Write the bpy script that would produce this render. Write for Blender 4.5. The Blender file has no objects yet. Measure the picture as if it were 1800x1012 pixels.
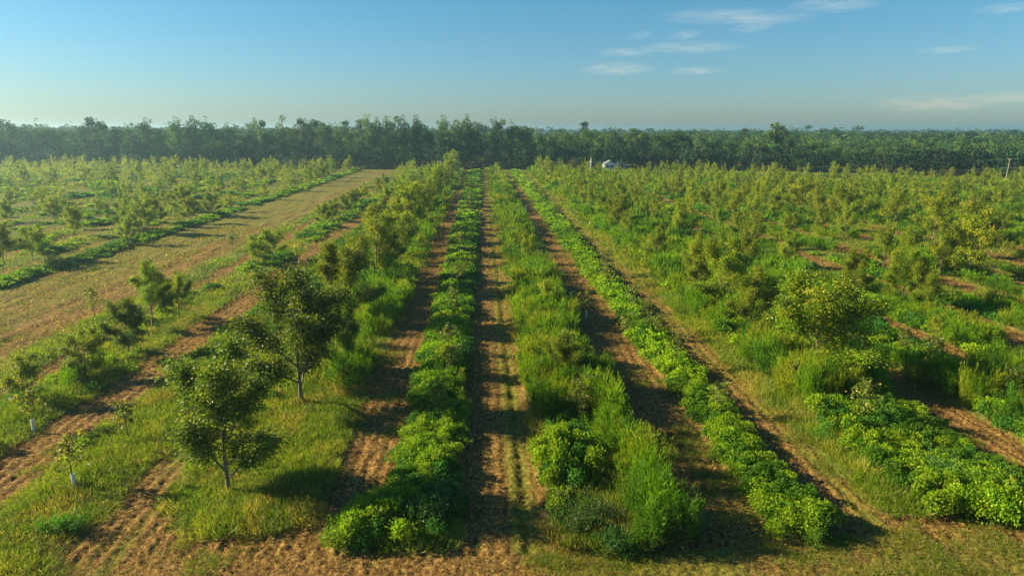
import bpy, math, numpy as np
rng = np.random.default_rng(7)
SC = bpy.context.scene
COL = SC.collection
R = math.radians
H = 15.0
PITCH = math.atan(278/1200); YAW = math.atan(54/1232)

# ------------------------------------------------------------------ helpers
def gp(px, py):
    """a point of the ground seen at photograph position (1800 x 1012)"""
    a = (px-900)/1200; b = (506-py)/1200
    h = b*math.sin(PITCH)+math.cos(PITCH)
    dx = a*math.cos(YAW)+math.sin(YAW)*h
    dy = -a*math.sin(YAW)+math.cos(YAW)*h
    dz = b*math.cos(PITCH)-math.sin(PITCH)
    s = -H/dz
    return s*dx, s*dy

def at_depth(px, Y):
    a = (px-900)/1200
    return Y*math.tan(math.atan(a/math.cos(PITCH)*0.99)+YAW)

def hash2(ix, iy, seed):
    n = (ix.astype(np.int64)*374761393 + iy.astype(np.int64)*668265263 + seed*974634777) & 0x7fffffff
    n = ((n ^ (n >> 13)) * 1274126177) & 0x7fffffff
    return ((n ^ (n >> 16)) & 0xffff)/65535.0

def vnoise(x, y, seed=0):
    x = np.asarray(x, float); y = np.asarray(y, float)
    ix = np.floor(x); iy = np.floor(y); fx = x-ix; fy = y-iy
    fx = fx*fx*(3-2*fx); fy = fy*fy*(3-2*fy)
    a = hash2(ix, iy, seed); b = hash2(ix+1, iy, seed); c = hash2(ix, iy+1, seed); d = hash2(ix+1, iy+1, seed)
    return (a*(1-fx)+b*fx)*(1-fy)+(c*(1-fx)+d*fx)*fy

def sstep(a, b, x):
    t = np.clip((x-a)/(b-a), 0, 1)
    return t*t*(3-2*t)

def link(o, parent=None):
    COL.objects.link(o)
    if parent is not None: o.parent = parent
    return o

def tag(o, label=None, cat=None, group=None, kind=None):
    if label: o['label'] = label
    if cat: o['category'] = cat
    if group: o['group'] = group
    if kind: o['kind'] = kind
    return o

def quads_mesh(name, Q, C, mat, smooth=False):
    """Q (N,4,3) quads, C (N,3) face tints"""
    me = bpy.data.meshes.new(name)
    n = len(Q)
    me.vertices.add(n*4); me.loops.add(n*4); me.polygons.add(n)
    me.vertices.foreach_set('co', np.ascontiguousarray(Q, dtype=np.float32).ravel())
    me.loops.foreach_set('vertex_index', np.arange(n*4, dtype=np.int32))
    me.polygons.foreach_set('loop_start', np.arange(0, n*4, 4, dtype=np.int32))
    me.update(calc_edges=True)
    at = me.attributes.new('tint', 'FLOAT_VECTOR', 'FACE')
    at.data.foreach_set('vector', np.ascontiguousarray(C, dtype=np.float32).ravel())
    me.materials.append(mat)
    return me

def poly_mesh(name, V, F, mat):
    me = bpy.data.meshes.new(name)
    me.from_pydata([tuple(v) for v in V], [], F)
    me.materials.append(mat)
    return me

def unit(v):
    return v/np.maximum(np.linalg.norm(v, axis=-1, keepdims=True), 1e-9)

def blades(base, d, L, W, r=rng):
    """diamond-shaped leaves from base along d"""
    n = len(base)
    d = unit(d)
    s = unit(np.cross(d, r.normal(size=(n, 3))))
    L = np.broadcast_to(np.asarray(L, float), (n,))[:, None]; W = np.broadcast_to(np.asarray(W, float), (n,))[:, None]
    mid = base+d*L*.5
    return np.stack([base, mid+s*W*.5, base+d*L, mid-s*W*.5], axis=1)

def tubes(segs, sides=5):
    """segs: list of (polyline points, radii) -> V, F"""
    V = []; F = []
    for pts, rad in segs:
        pts = np.asarray(pts, float); base = len(V)
        for i, p in enumerate(pts):
            t = pts[min(i+1, len(pts)-1)]-pts[max(i-1, 0)]
            t = t/max(np.linalg.norm(t), 1e-6)
            ref = np.array([1., 0, 0]) if abs(t[0]) < .8 else np.array([0, 1., 0])
            u = np.cross(t, ref); u /= np.linalg.norm(u); w = np.cross(t, u)
            for k in range(sides):
                a = 2*math.pi*k/sides
                V.append(p+rad[i]*(u*math.cos(a)+w*math.sin(a)))
        for i in range(len(pts)-1):
            for k in range(sides):
                a = base+i*sides+k; b = base+i*sides+(k+1) % sides
                F.append((a, b, b+sides, a+sides))
        F.append(tuple(base+(len(pts)-1)*sides+k for k in range(sides)))
        F.append(tuple(base+k for k in reversed(range(sides))))
    return V, F

# ------------------------------------------------------------------ materials
def new_mat(name):
    m = bpy.data.materials.new(name); m.use_nodes = True
    nt = m.node_tree; nt.nodes.clear()
    return m, nt, nt.nodes, nt.links

def leaf_material(name, trans=.3, rough=.6, vary=.25, spec=.25, tgain=(1.25, 1.25, .6)):
    m, nt, N, L = new_mat(name)
    out = N.new('ShaderNodeOutputMaterial')
    at = N.new('ShaderNodeAttribute'); at.attribute_name = 'tint'
    oi = N.new('ShaderNodeObjectInfo')
    hsv = N.new('ShaderNodeHueSaturation')
    mr = N.new('ShaderNodeMapRange'); mr.inputs[3].default_value = 1-vary; mr.inputs[4].default_value = 1+vary
    L.new(oi.outputs['Random'], mr.inputs[0]); L.new(mr.outputs[0], hsv.inputs['Value'])
    mm = N.new('ShaderNodeMath'); mm.operation = 'MULTIPLY'; mm.inputs[1].default_value = 7.31
    fr = N.new('ShaderNodeMath'); fr.operation = 'FRACT'
    L.new(oi.outputs['Random'], mm.inputs[0]); L.new(mm.outputs[0], fr.inputs[0])
    mh = N.new('ShaderNodeMapRange'); mh.inputs[3].default_value = .5-.012*(vary/.25); mh.inputs[4].default_value = .5+.02*(vary/.25)
    L.new(fr.outputs[0], mh.inputs[0]); L.new(mh.outputs[0], hsv.inputs['Hue'])
    L.new(at.outputs['Vector'], hsv.inputs['Color'])
    pb = N.new('ShaderNodeBsdfPrincipled'); pb.inputs['Roughness'].default_value = rough
    pb.inputs['Specular IOR Level'].default_value = spec
    L.new(hsv.outputs[0], pb.inputs['Base Color'])
    tr = N.new('ShaderNodeBsdfTranslucent')
    mx = N.new('ShaderNodeMix'); mx.data_type = 'RGBA'; mx.blend_type = 'MULTIPLY'; mx.inputs[0].default_value = 1
    mx.inputs[7].default_value = (*tgain, 1)
    L.new(hsv.outputs[0], mx.inputs[6]); L.new(mx.outputs[2], tr.inputs['Color'])
    ms = N.new('ShaderNodeMixShader'); ms.inputs[0].default_value = trans
    L.new(pb.outputs[0], ms.inputs[1]); L.new(tr.outputs[0], ms.inputs[2]); L.new(ms.outputs[0], out.inputs[0])
    return m

def simple_mat(name, c1, c2, scale=5, rough=.85, stretch=(1, 1, 1)):
    m, nt, N, L = new_mat(name)
    out = N.new('ShaderNodeOutputMaterial'); pb = N.new('ShaderNodeBsdfPrincipled')
    tc = N.new('ShaderNodeTexCoord'); mp = N.new('ShaderNodeMapping'); mp.inputs['Scale'].default_value = stretch
    nz = N.new('ShaderNodeTexNoise'); nz.inputs['Scale'].default_value = scale; nz.inputs['Detail'].default_value = 4
    mx = N.new('ShaderNodeMix'); mx.data_type = 'RGBA'; mx.inputs[6].default_value = (*c1, 1); mx.inputs[7].default_value = (*c2, 1)
    L.new(tc.outputs['Object'], mp.inputs[0]); L.new(mp.outputs[0], nz.inputs['Vector'])
    L.new(nz.outputs[0], mx.inputs[0]); L.new(mx.outputs[2], pb.inputs['Base Color'])
    pb.inputs['Roughness'].default_value = rough
    L.new(pb.outputs[0], out.inputs[0])
    return m

M_leaf = leaf_material('tree_leaves', .42, .5, .22, .3, (1.3, 1.35, .5))
M_weed = leaf_material('weed_leaves', .45, .65, .08, .2, (1.25, 1.35, .5))
M_wood = leaf_material('woodland_leaves', .20, .7, .40, .15, (1.2, 1.3, .6))
M_bark = simple_mat('bark', (.22, .17, .12), (.10, .075, .05), 6, .9, (1, 1, .3))
M_bark_pale = simple_mat('pale_bark', (.22, .19, .15), (.11, .09, .07), 4, .9, (1, 1, .3))
M_tube = simple_mat('white_tube', (.72, .74, .74), (.6, .62, .6), 3, .5)
M_white = simple_mat('white_siding', (.72, .74, .76), (.62, .64, .66), 1.2, .6, (.2, .2, 6))
M_roof = simple_mat('roof_metal', (.33, .36, .38), (.25, .27, .29), 2, .5, (8, .3, 1))
M_glass = simple_mat('window_glass', (.03, .04, .05), (.05, .06, .07), 2, .1)
M_pole = simple_mat('weathered_pole', (.34, .30, .26), (.22, .19, .16), 3, .85, (6, 6, .4))
M_wire = simple_mat('wire_metal', (.45, .45, .44), (.35, .35, .34), 1, .4)

# ------------------------------------------------------------------ layout of the orchard rows
# every strip: left x, right x, first y, last y, composition (broadleaf, fennel, grass, shrub), height, cover
def fieldend(X):
    return np.interp(X, [-230, -160, -40, 0, 30, 150, 230], [296, 280, 262, 257, 252, 205, 192])
S = []
def strip(name, xl, xr, y0, comp, h, cover, label, y1=None): S.append(dict(name=name, xl=xl, xr=xr, y0=y0, y1=y1, comp=comp, h=h, cover=cover, label=label))
strip('C', -3.95, -1.15, 22.6, (.72, .13, .15, 0), .95, 1.0, 'dense bright green strip of leafy weeds left of the central mown path')
strip('R1', 2.55, 6.9, 22.3, (.27, .42, .28, .03), 1.1, 1.0, 'wide strip of tall feathery weeds just right of the central mown path')
strip('R2', 11.0, 13.3, 22.6, (.82, .05, .13, 0), 1.08, 1.0, 'narrow straight strip of bright leafy weeds, second strip right of the central path')
strip('R3', 15.9, 23.3, 22.9, (.28, .40, .30, .02), 1.05, .97, 'broad weedy strip with yellow grass edge, third strip right of the central path')
strip('R4', 26.4, 30.6, 26, (.42, .36, .20, .02), 1.1, .95, 'weedy strip with dark green leafy clumps, fourth strip right of the central path')
NUM = ['fifth', 'sixth', 'seventh', 'eighth', 'ninth', 'tenth', 'eleventh', 'twelfth', 'thirteenth', 'fourteenth', 'fifteenth', 'sixteenth', 'seventeenth', 'eighteenth', 'nineteenth', 'twentieth', 'twenty-first', 'twenty-second', 'twenty-third', 'twenty-fourth', 'twenty-fifth', 'twenty-sixth', 'twenty-seventh', 'twenty-eighth', 'twenty-ninth', 'thirtieth']
for i in range(19):
    c = 35.3+7.54*i
    strip('R%d' % (5+i), c-2.05, c+2.05, 33+i*6, (.26, .36, .36, .02), .82, .97, 'patchy strip of green weeds, %s strip right of the central path' % NUM[i])
strip('L1', -13.2, -6.95, 23.8, (.16, .14, .68, .02), .95, .97, 'wide grassy strip under the big pecan trees left of the central path')
strip('L2', -19.5, -15.4, 21.0, (.25, .10, .62, .03), .72, .95, 'yellow green grassy strip, third strip left of the central path')
strip('L3', -26.8, -22.9, 25, (.22, .12, .64, .02), .8, .93, 'grassy strip with small trees, fourth strip left of the central path')
strip('L4', -31.6, -28.9, 27, (.20, .05, .73, .02), .7, .8, 'low rough grass verge along the near side of the wide mown field')
strip('L5', -48.7, -46.2, 66, (.62, .06, .32, 0), .8, .97, 'bright green weedy ridge along the far side of the wide mown field')
for i in range(20):
    c = -54.9-7.54*i
    strip('L%d' % (6+i), c-2.1, c+2.1, 58+i*5, (.34, .12, .54, 0), .8, .72, 'faded patchy strip of weeds, %s strip left of the central path' % NUM[i+1])

def edges(s, Y):
    """irregular left and right edges of a strip at distance Y"""
    Y = np.asarray(Y, float); k = int(abs(s['xl'])*13)
    n1 = (vnoise(Y*.35, Y*0, k)-.5)*.9+(vnoise(Y*1.3, Y*0, k+1)-.5)*.5
    n2 = (vnoise(Y*.35, Y*0, k+2)-.5)*.9+(vnoise(Y*1.3, Y*0, k+3)-.5)*.5
    amp = .45 if s['name'] in ('C', 'R2', 'R1') else .55
    xl = s['xl']+n1*amp; xr = s['xr']+n2*amp
    nm = s['name']
    if nm == 'C': xl = xl-1.9*sstep(27, 23, Y)
    if nm == 'L1': xl = xl-2.6*sstep(38, 44, Y)+1.2*sstep(28, 24, Y)
    if nm == 'R1': xr = xr+.9*sstep(29, 25, Y)
    if nm == 'R4': xl = xl-2.2*sstep(60, 80, Y)
    return xl, xr

def cover_field(X, Y):
    X = np.asarray(X, float); Y = np.asarray(Y, float)
    v = np.zeros(X.shape)
    for s in S:
        m = (X > s['xl']-5) & (X < s['xr']+3)
        if not m.any(): continue
        x = X[m]; y = Y[m]; xl, xr = edges(s, y)
        y0 = s['y0']+(vnoise(x*.8, x*0, 5)-.5)*1.6
        w = sstep(-.25, .35, np.minimum(x-xl, xr-x))*sstep(0, .8, y-y0)*(y < fieldend(x))
        v[m] = np.maximum(v[m], w)
    return v

# ------------------------------------------------------------------ ground
def build_ground():
    ys = [2.0]
    while ys[-1] < 330: ys.append(ys[-1]+max(.1 if ys[-1] < 17 else .085, ys[-1]*.0042))
    while ys[-1] < 2950: ys.append(ys[-1]*1.05)
    ys = np.array([-1500., -300., -60., -12.]+ys)
    u = np.linspace(-1.12, 1.12, 820)
    YY, UU = np.meshgrid(ys, u, indexing='ij')
    XX = UU*(np.maximum(YY, 2)+8)
    XX = np.where(YY < 0, UU*2600/1.12, XX)
    far = YY > 330
    XX = np.where(far, UU*(YY+8)*1.0, XX)
    veg = cover_field(XX, YY)
    n = (vnoise(XX*1.3, YY*1.3, 11)-.5)*.08+(vnoise(XX*3.7, YY*3.2, 12)-.5)*.05+(vnoise(XX*9, YY*9, 13)-.5)*.09
    furrow = np.cos(XX*2*math.pi/.62)*.03
    infield = (YY > 22) & (YY < 300)
    nearw = np.clip(1.1-YY/400, .5, 1)
    wide = sstep(-46, -45, XX)*sstep(-31, -32, XX)
    n = n+wide*((vnoise(XX*1.1, YY*.18, 17)-.5)*.22+(vnoise(XX*.5, YY*.5, 18)-.5)*.12)
    Z = n*(1-.0*wide)*np.where(np.abs(XX-.75) < 2.2, .8, 1)+np.where(infield, furrow, 0)*(1-wide)
    Z += -.10*np.exp(-((XX+.35)/.22)**2)*infield-.10*np.exp(-((XX-1.75)/.22)**2)*infield
    Z += (vnoise(XX*.08, YY*.05, 15)-.5)*.25*np.clip((YY-30)/60, 0, 1)
    Z += .10*veg
    Z = np.where(YY < 2, 0, Z)*nearw
    V = np.stack([XX, YY, Z], -1).reshape(-1, 3)
    ny, nx = YY.shape
    idx = np.arange(ny*nx).reshape(ny, nx)
    F = np.stack([idx[:-1, :-1], idx[:-1, 1:], idx[1:, 1:], idx[1:, :-1]], -1).reshape(-1, 4)
    me = bpy.data.meshes.new('ground')
    me.vertices.add(len(V)); me.loops.add(len(F)*4); me.polygons.add(len(F))
    me.vertices.foreach_set('co', V.astype(np.float32).ravel())
    me.loops.foreach_set('vertex_index', F.astype(np.int32).ravel())
    me.polygons.foreach_set('loop_start', np.arange(0, len(F)*4, 4, dtype=np.int32))
    me.polygons.foreach_set('use_smooth', np.ones(len(F), bool))
    me.update(calc_edges=True)
    # how grassy the mown ground is
    g = np.full(XX.shape, .22)
    g = np.where((XX > -46.5) & (XX < -31), .50-.14*np.exp(-((XX+34.5)/2.5)**2), g)      # wide mown field
    g = np.where(XX < -46.5, .62, g)
    g += .38*np.exp(-((XX-1.5)/.75)**2)                                 # greener right half of central path
    g += .30*np.exp(-((XX-15.2)/.8)**2)+.22*np.exp(-((XX-10.6)/.5)**2)
    g = np.where(YY < 22.0, np.where(XX > 2, .5, .25), g)
    g = np.where((XX < -13) & (XX > -16) & (YY < 45), .45, g)
    g = np.where(XX > 22, np.maximum(g, .16), g)
    g = np.where(YY > fieldend(XX), .8, g)
    g += np.clip((YY-60)/400, 0, .12)
    for nm, arr in (('veg', veg), ('grassy', g)):
        a = me.attributes.new(nm, 'FLOAT', 'POINT'); a.data.foreach_set('value', arr.astype(np.float32).ravel())
    m, nt, N, L = new_mat('field_soil')
    out = N.new('ShaderNodeOutputMaterial'); pb = N.new('ShaderNodeBsdfPrincipled'); pb.inputs['Roughness'].default_value = .95
    pb.inputs['Specular IOR Level'].default_value = .1
    tc = N.new('ShaderNodeTexCoord')
    def noise(scale, detail=5, st=(1, 1, 1), rough=.6):
        mp = N.new('ShaderNodeMapping'); mp.inputs['Scale'].default_value = st
        nz = N.new('ShaderNodeTexNoise'); nz.inputs['Scale'].default_value = scale; nz.inputs['Detail'].default_value = detail; nz.inputs['Roughness'].default_value = rough
        L.new(tc.outputs['Object'], mp.inputs[0]); L.new(mp.outputs[0], nz.inputs['Vector']); return nz.outputs[0]
    def ramp(src, stops):
        r = N.new('ShaderNodeValToRGB'); el = r.color_ramp.elements
        el[0].position = stops[0][0]; el[0].color = (*stops[0][1], 1); el[1].position = stops[-1][0]; el[1].color = (*stops[-1][1], 1)
        for p, c in stops[1:-1]: e = el.new(p); e.color = (*c, 1)
        L.new(src, r.inputs[0]); return r.outputs[0]
    def math_(op, a, b=None, c=None):
        x = N.new('ShaderNodeMath'); x.operation = op
        for i, v in enumerate((a, b, c)):
            if v is None: continue
            if isinstance(v, (int, float)): x.inputs[i].default_value = v
            else: L.new(v, x.inputs[i])
        return x.outputs[0]
    def mix(f, a, b):
        x = N.new('ShaderNodeMix'); x.data_type = 'RGBA'
        L.new(f, x.inputs[0]) if not isinstance(f, float) else None
        L.new(a, x.inputs[6]); L.new(b, x.inputs[7]); return x.outputs[2]
    soil = ramp(noise(5.5, 8, (1, .8, 1), .75), [(.30, (.020, .012, .005)), (.42, (.085, .044, .014)), (.50, (.165, .090, .027)), (.58, (.31, .19, .056)), (.70, (.44, .32, .11))])
    grass = ramp(noise(4.5, 7, (1, .7, 1), .75), [(.32, (.03, .034, .006)), (.45, (.095, .10, .015)), (.57, (.20, .17, .028)), (.70, (.40, .29, .07))])
    weedc = ramp(noise(3.5, 5), [(.3, (.05, .07, .015)), (.55, (.12, .15, .025)), (.7, (.24, .21, .07))])
    ag = N.new('ShaderNodeAttribute'); ag.attribute_name = 'grassy'; av = N.new('ShaderNodeAttribute'); av.attribute_name = 'veg'
    n1 = noise(.45, 6, (1, .5, 1), .65)
    n1b = noise(3.0, 5, (1, .6, 1), .7)
    n1c = noise(1.6, 4, (1, .045, 1), .6)
    nn = math_('ADD', math_('ADD', math_('MULTIPLY', n1, .27), math_('MULTIPLY', n1b, .23)), math_('MULTIPLY', n1c, .5))
    f = math_('MULTIPLY_ADD', math_('SUBTRACT', math_('ADD', nn, ag.outputs['Fac']), .95), 8.0, .35)
    f = math_('MINIMUM', math_('MAXIMUM', f, 0.0), 1.0)
    base = mix(f, soil, grass)
    base = mix(av.outputs['Fac'], base, weedc)
    L.new(base, pb.inputs['Base Color'])
    bp = N.new('ShaderNodeBump'); bp.inputs['Strength'].default_value = .9; bp.inputs['Distance'].default_value = .07
    L.new(noise(9, 6, (1, .8, 1), .75), bp.inputs['Height']); L.new(bp.outputs[0], pb.inputs['Normal'])
    L.new(pb.outputs[0], out.inputs[0])
    me.materials.append(m)
    o = link(bpy.data.objects.new('ground', me)); tag(o, 'mown field of reddish soil, straw and short grass', 'ground', kind='structure')
build_ground()

# ------------------------------------------------------------------ weed prototypes
LV = [.11, .15, .25, .40, .60]            # leaf sizes by distance
DL = [38, 62, 105, 170]                   # distance limits
def jit(c, n, amt=.25, r=rng):
    c = np.asarray(c, float)
    v = 1+r.normal(0, amt*.5, (n, 1)); h = 1+r.normal(0, amt*.25, (n, 3))
    return np.clip(c*v*h, .004, .9)

def proto_broad(s, r, colr):
    n = int(np.clip(5.2/(s*s*.33)*.52, 26, 560))
    # several sub-mounds
    k = 5
    cen = np.stack([r.uniform(-.35, .35, k), r.uniform(-.35, .35, k), r.uniform(.25, .6, k)], 1); rad = r.uniform(.28, .48, k)
    i = r.integers(0, k, n)
    th = r.uniform(0, 2*math.pi, n); z = r.uniform(-.35, 1, n)
    q = np.sqrt(np.maximum(0, 1-z*z))
    dirv = np.stack([q*np.cos(th), q*np.sin(th), z], 1)
    p = cen[i]+dirv*rad[i][:, None]*r.uniform(.75, 1.08, (n, 1))
    p[:, 2] = np.maximum(p[:, 2], .03)
    d = dirv*.5+r.normal(0, .6, (n, 3)); d[:, 2] *= .5
    Q = blades(p-unit(d)*s*.4, d, s*r.uniform(.8, 1.35, n), s*r.uniform(.5, .8, n), r)
    tone = r.uniform(.8, 1.2, k)[i][:, None]
    return Q, jit(colr, n, .35, r)*tone

def proto_fennel(s, r, colr):
    n = int(np.clip(4.6/(s*s*.5)*.75, 50, 1000))
    st = 11
    a = r.uniform(0, 2*math.pi, st); lean = r.uniform(.05, .38, st); hh = r.uniform(.72, 1.05, st)
    i = r.integers(0, st, n); t = r.uniform(.08, 1, n)**.75
    base = np.stack([np.cos(a)*.12, np.sin(a)*.12, a*0], 1)
    top = np.stack([np.cos(a)*lean*1.35, np.sin(a)*lean*1.35, hh], 1)
    p = base[i]*(1-t[:, None])+top[i]*t[:, None]+r.normal(0, 1, (n, 3))*(.085*(1.2-t[:, None]*.7))
    d = unit(top[i]-base[i])+np.stack([np.cos(a[i]), np.sin(a[i]), a[i]*0], 1)*.25+r.normal(0, .42, (n, 3))
    p[:, 2] = np.maximum(p[:, 2], .02)
    Q = blades(p, d, np.minimum(s*r.uniform(1.0, 1.9, n), .5), s*r.uniform(.14, .26, n), r)
    c = jit(colr, n, .3, r)
    low = (t < .3) & (r.random(n) < .4); c[low] = jit((.30, .22, .07), low.sum(), .3, r)
    return Q, c

def proto_grass(s, r, colr):
    n = int(np.clip(2.4/(s*s*.5)*.9, 32, 560))
    rr = np.sqrt(r.random(n))*.62; a = r.uniform(0, 2*math.pi, n)
    p = np.stack([np.cos(a)*rr, np.sin(a)*rr, r.uniform(0, .25, n)], 1)
    d = np.stack([np.cos(a)*rr*.6, np.sin(a)*rr*.6, np.full(n, .8)], 1)+r.normal(0, .45, (n, 3))
    d[:, 2] = np.abs(d[:, 2])
    Q = blades(p, d, r.uniform(.16, .50, n), s*r.uniform(.12, .26, n), r)
    c = jit(colr, n, .3, r)
    m = r.random(n) < .14; c[m] = jit((.40, .31, .13), m.sum(), .25, r)
    return Q, c

def proto_shrub(s, r, colr):
    n = int(np.clip(6/(s*s*.33)*.45, 26, 620))
    k = 22
    a = r.uniform(0, 2*math.pi, k); e = r.uniform(.15, 1.4, k); ln = r.uniform(.45, .95, k)
    tip = np.stack([np.cos(a)*np.cos(e)*ln, np.sin(a)*np.cos(e)*ln, np.sin(e)*ln+.05], 1)
    i = r.integers(0, k, n); t = r.uniform(.35, 1.05, n)
    p = tip[i]*t[:, None]+r.normal(0, .07, (n, 3)); p[:, 2] = np.maximum(p[:, 2], .03)
    Q = blades(p, r.normal(0, 1, (n, 3))+tip[i], s*r.uniform(.7, 1.2, n), s*r.uniform(.3, .5, n), r)
    return Q, jit(colr, n, .35, r)

CB = [(.17, .29, .010), (.23, .34, .012), (.10, .21, .012), (.06, .18, .022), (.20, .30, .012)]
CF = [(.12, .23, .005), (.17, .27, .006), (.065, .155, .008), (.22, .26, .012)]
CG = [(.145, .23, .008), (.23, .27, .014), (.10, .18, .010), (.28, .25, .04), (.13, .21, .012)]
CS = [(.06, .105, .045), (.05, .12, .02)]
PROTO = {}
pr = np.random.default_rng(3)
for lv, s in enumerate(LV):
    PROTO['B', lv] = [proto_broad(s, pr, c) for c in CB]
    PROTO['F', lv] = [proto_fennel(s, pr, c) for c in CF]
    PROTO['G', lv] = [proto_grass(s, pr, c) for c in CG]
    PROTO['S', lv] = [proto_shrub(s, pr, c) for c in CS]

def place(Q, C, pos, rot, sxy, sz, tone, out):
    """many copies of one prototype's leaves, appended to out"""
    c, s = np.cos(rot), np.sin(rot)
    M = len(pos)
    X = Q[None, ..., 0]*c[:, None, None]-Q[None, ..., 1]*s[:, None, None]
    Y = Q[None, ..., 0]*s[:, None, None]+Q[None, ..., 1]*c[:, None, None]
    Z = np.broadcast_to(Q[None, ..., 2], X.shape)
    A = np.stack([X*sxy[:, None, None]+pos[:, 0][:, None, None], Y*sxy[:, None, None]+pos[:, 1][:, None, None], Z*sz[:, None, None]+pos[:, 2][:, None, None]], -1)
    out[0].append(A.reshape(-1, 4, 3).astype(np.float32))
    out[1].append((C[None]*tone[:, None, None]*np.ones((M, 1, 3))).reshape(-1, 3).astype(np.float32))

def in_view(x, y, m=9, left=14):
    xl = -.80*y-left; xr = .735*y+m
    return (x > xl-.0*y) & (x < xr+.10*y)

FEN = []                                  # the larger fennel clumps near the camera become things of their own
def build_strip(s, idx):
    r = np.random.default_rng(100+idx); nm0 = s['name']
    out = [[], []]
    xm = (s['xl']+s['xr'])/2
    y = s['y0']; pts = []
    y1 = s['y1'] or 400
    while y < y1:
        cell = .52 if y < 38 else (.60 if y < 62 else (.8 if y < 105 else (1.05 if y < 170 else 1.35)))
        xl, xr = edges(s, np.array([y])); xl = xl[0]; xr = xr[0]
        nx = max(1, int(round((xr-xl)/cell)))
        xs = xl+(np.arange(nx)+.5)*(xr-xl)/nx+r.uniform(-.3, .3, nx)*cell
        for i, x in enumerate(xs): pts.append((x, y+r.uniform(-.4, .4)*cell, cell, min(i, nx-1-i)/max(1, nx-1)))
        y += cell
    P = np.array(pts)
    P = P[(P[:, 1] < fieldend(P[:, 0])) & in_view(P[:, 0], P[:, 1])]
    P = P[P[:, 1] > s['y0']+(vnoise(P[:, 0]*.8, P[:, 0]*0, 5)-.5)*1.6]
    P = P[r.random(len(P)) < s['cover']*(1-.0*P[:, 1])]
    if s['cover'] < .96:
        P = P[vnoise(P[:, 0]*.25, P[:, 1]*.12, 60+idx) > (.96-s['cover'])*.9]
    if len(P) == 0: return
    x, y, cell, ed = P.T
    b, f, g, sh = s['comp']
    # patches of each kind
    nB = vnoise(x*.45, y*.16, 200+idx); nF = vnoise(x*.5, y*.17, 300+idx); nG = vnoise(x*.4, y*.15, 400+idx)
    nS = vnoise(x*.3, y*.3, 500+idx)
    sc = np.stack([nB*1.1+b*1.3+r.normal(0, .12, len(x)), nF*1.1+f*1.3+r.normal(0, .10, len(x)), nG*1.1+g*1.3+r.normal(0, .14, len(x)), nS+sh*2.2-.45+r.normal(0, .1, len(x))], 1)
    nm = s['name']
    if nm == 'R3': sc[:, 2] += np.where(x < s['xl']+1.6, 1.3, 0); sc[:, 1] += np.where((x > s['xl']+1.6) & (x < s['xl']+4) & (y > 36), .35, 0); sc[:, 0] += np.where((y < 34) & (x > 17.4), 1.0, 0)
    if nm == 'L1': sc[:, 1] += np.where((x > -9.5) & (y > 38), .8, 0); sc[:, 1] += np.where(y < 33, -1, 0); sc[:, 0] += np.where((x < -11) & (y > 33), .6, 0)
    if nm == 'R1': sc[:, 1] += np.where(y < 33, -.12, np.where(y < 60, .12, 0)); sc[:, 0] += np.where((y < 33) & (y > 26), .15, 0)
    if nm == 'R1': sc[:, 3] += np.where(y < 26.5, .85, 0); sc[:, 1] += np.where(y > 120, .2, 0); sc[:, 2] += np.where(x < s['xl']+.6, .5, 0)
    if nm == 'C': sc[:, 3] += np.where((y < 29) & (y > 24.5) & (x > -3.2), .55, 0); sc[:, 2] += np.where(y < 24.5, .7, 0)
    if nm in ('L2', 'R2') : sc[:, 2] += np.where((y < 26), .4, 0)
    if nm in ('L2', 'L3'): sc[:, 0] += np.where(y > 48, .35, 0); sc[:, 1] += np.where(y > 48, .2, 0)
    if nm[0] == 'R' and int(nm[1:]) >= 5: sc[:, 1] += .12
    k = sc.argmax(1)
    lv = np.searchsorted(DL, y)
    hvar = (.55+.9*vnoise(x*.45, y*.25, 700+idx)) if nm0 not in ('C', 'R2') else (.78+.4*vnoise(x*.45, y*.5, 700+idx))
    edge = np.where(ed < .12, .78, 1.0)
    for t, name in enumerate('BFGS'):
        for l in range(5):
            m = (k == t) & (lv == l)
            if not m.any(): continue
            X, Yv, ce = x[m], y[m], cell[m]
            n = len(X)
            if name == 'F' and nm[0] in 'RL' and nm not in ('R2',) and l < 3:
                # clumps standing apart are kept for individual plants
                take = (r.random(n) < (.26, .20, .10)[l])
                for q in np.nonzero(take)[0]: FEN.append((nm, float(X[q]), float(Yv[q]), float(r.uniform(1.35, 2.1)*s['h']), float(r.uniform(0, 6.28))))
                keep = ~take; X, Yv, ce = X[keep], Yv[keep], ce[keep]; n = len(X)
                if n == 0: continue
            sxy = {'B': 1.05, 'F': 1.25, 'G': 1.15, 'S': 1.25}[name]*(ce/.62)*r.uniform(.8, 1.2, n)
            hz = {'B': 1.0, 'F': 1.5, 'G': 1.0, 'S': 1.25}[name]*s['h']*r.uniform(.8, 1.2, n)*hvar[m][:n]*edge[m][:n]*(1.3 if (nm == 'R1' and name in 'GB') else 1.0)*np.where((nm == 'R1') & (Yv < 33) & (name == 'F'), .72, 1.0)
            # tone per patch: species and vigour, not light
            which = (vnoise(X*.35, Yv*.2, 800+idx+t)*1.5*len(PROTO[name, l])+r.uniform(-.7, .7, n)).astype(int) % len(PROTO[name, l])
            pos = np.stack([X, Yv, np.full(n, -.02)], 1)
            if nm == 'R2' and name == 'B': which = np.where(which == 3, 1, which)
            rot = r.uniform(0, 2*math.pi, n); tone = r.uniform(.85, 1.15, n)
            for w in range(len(PROTO[name, l])):
                mm = which == w
                if mm.any(): place(*PROTO[name, l][w], pos[mm], rot[mm], sxy[mm], hz[mm], tone[mm], out)
    if not out[0]: return
    Q = np.concatenate(out[0]); C = np.concatenate(out[1])
    me = quads_mesh('weed_strip', Q, C, M_weed)
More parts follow.
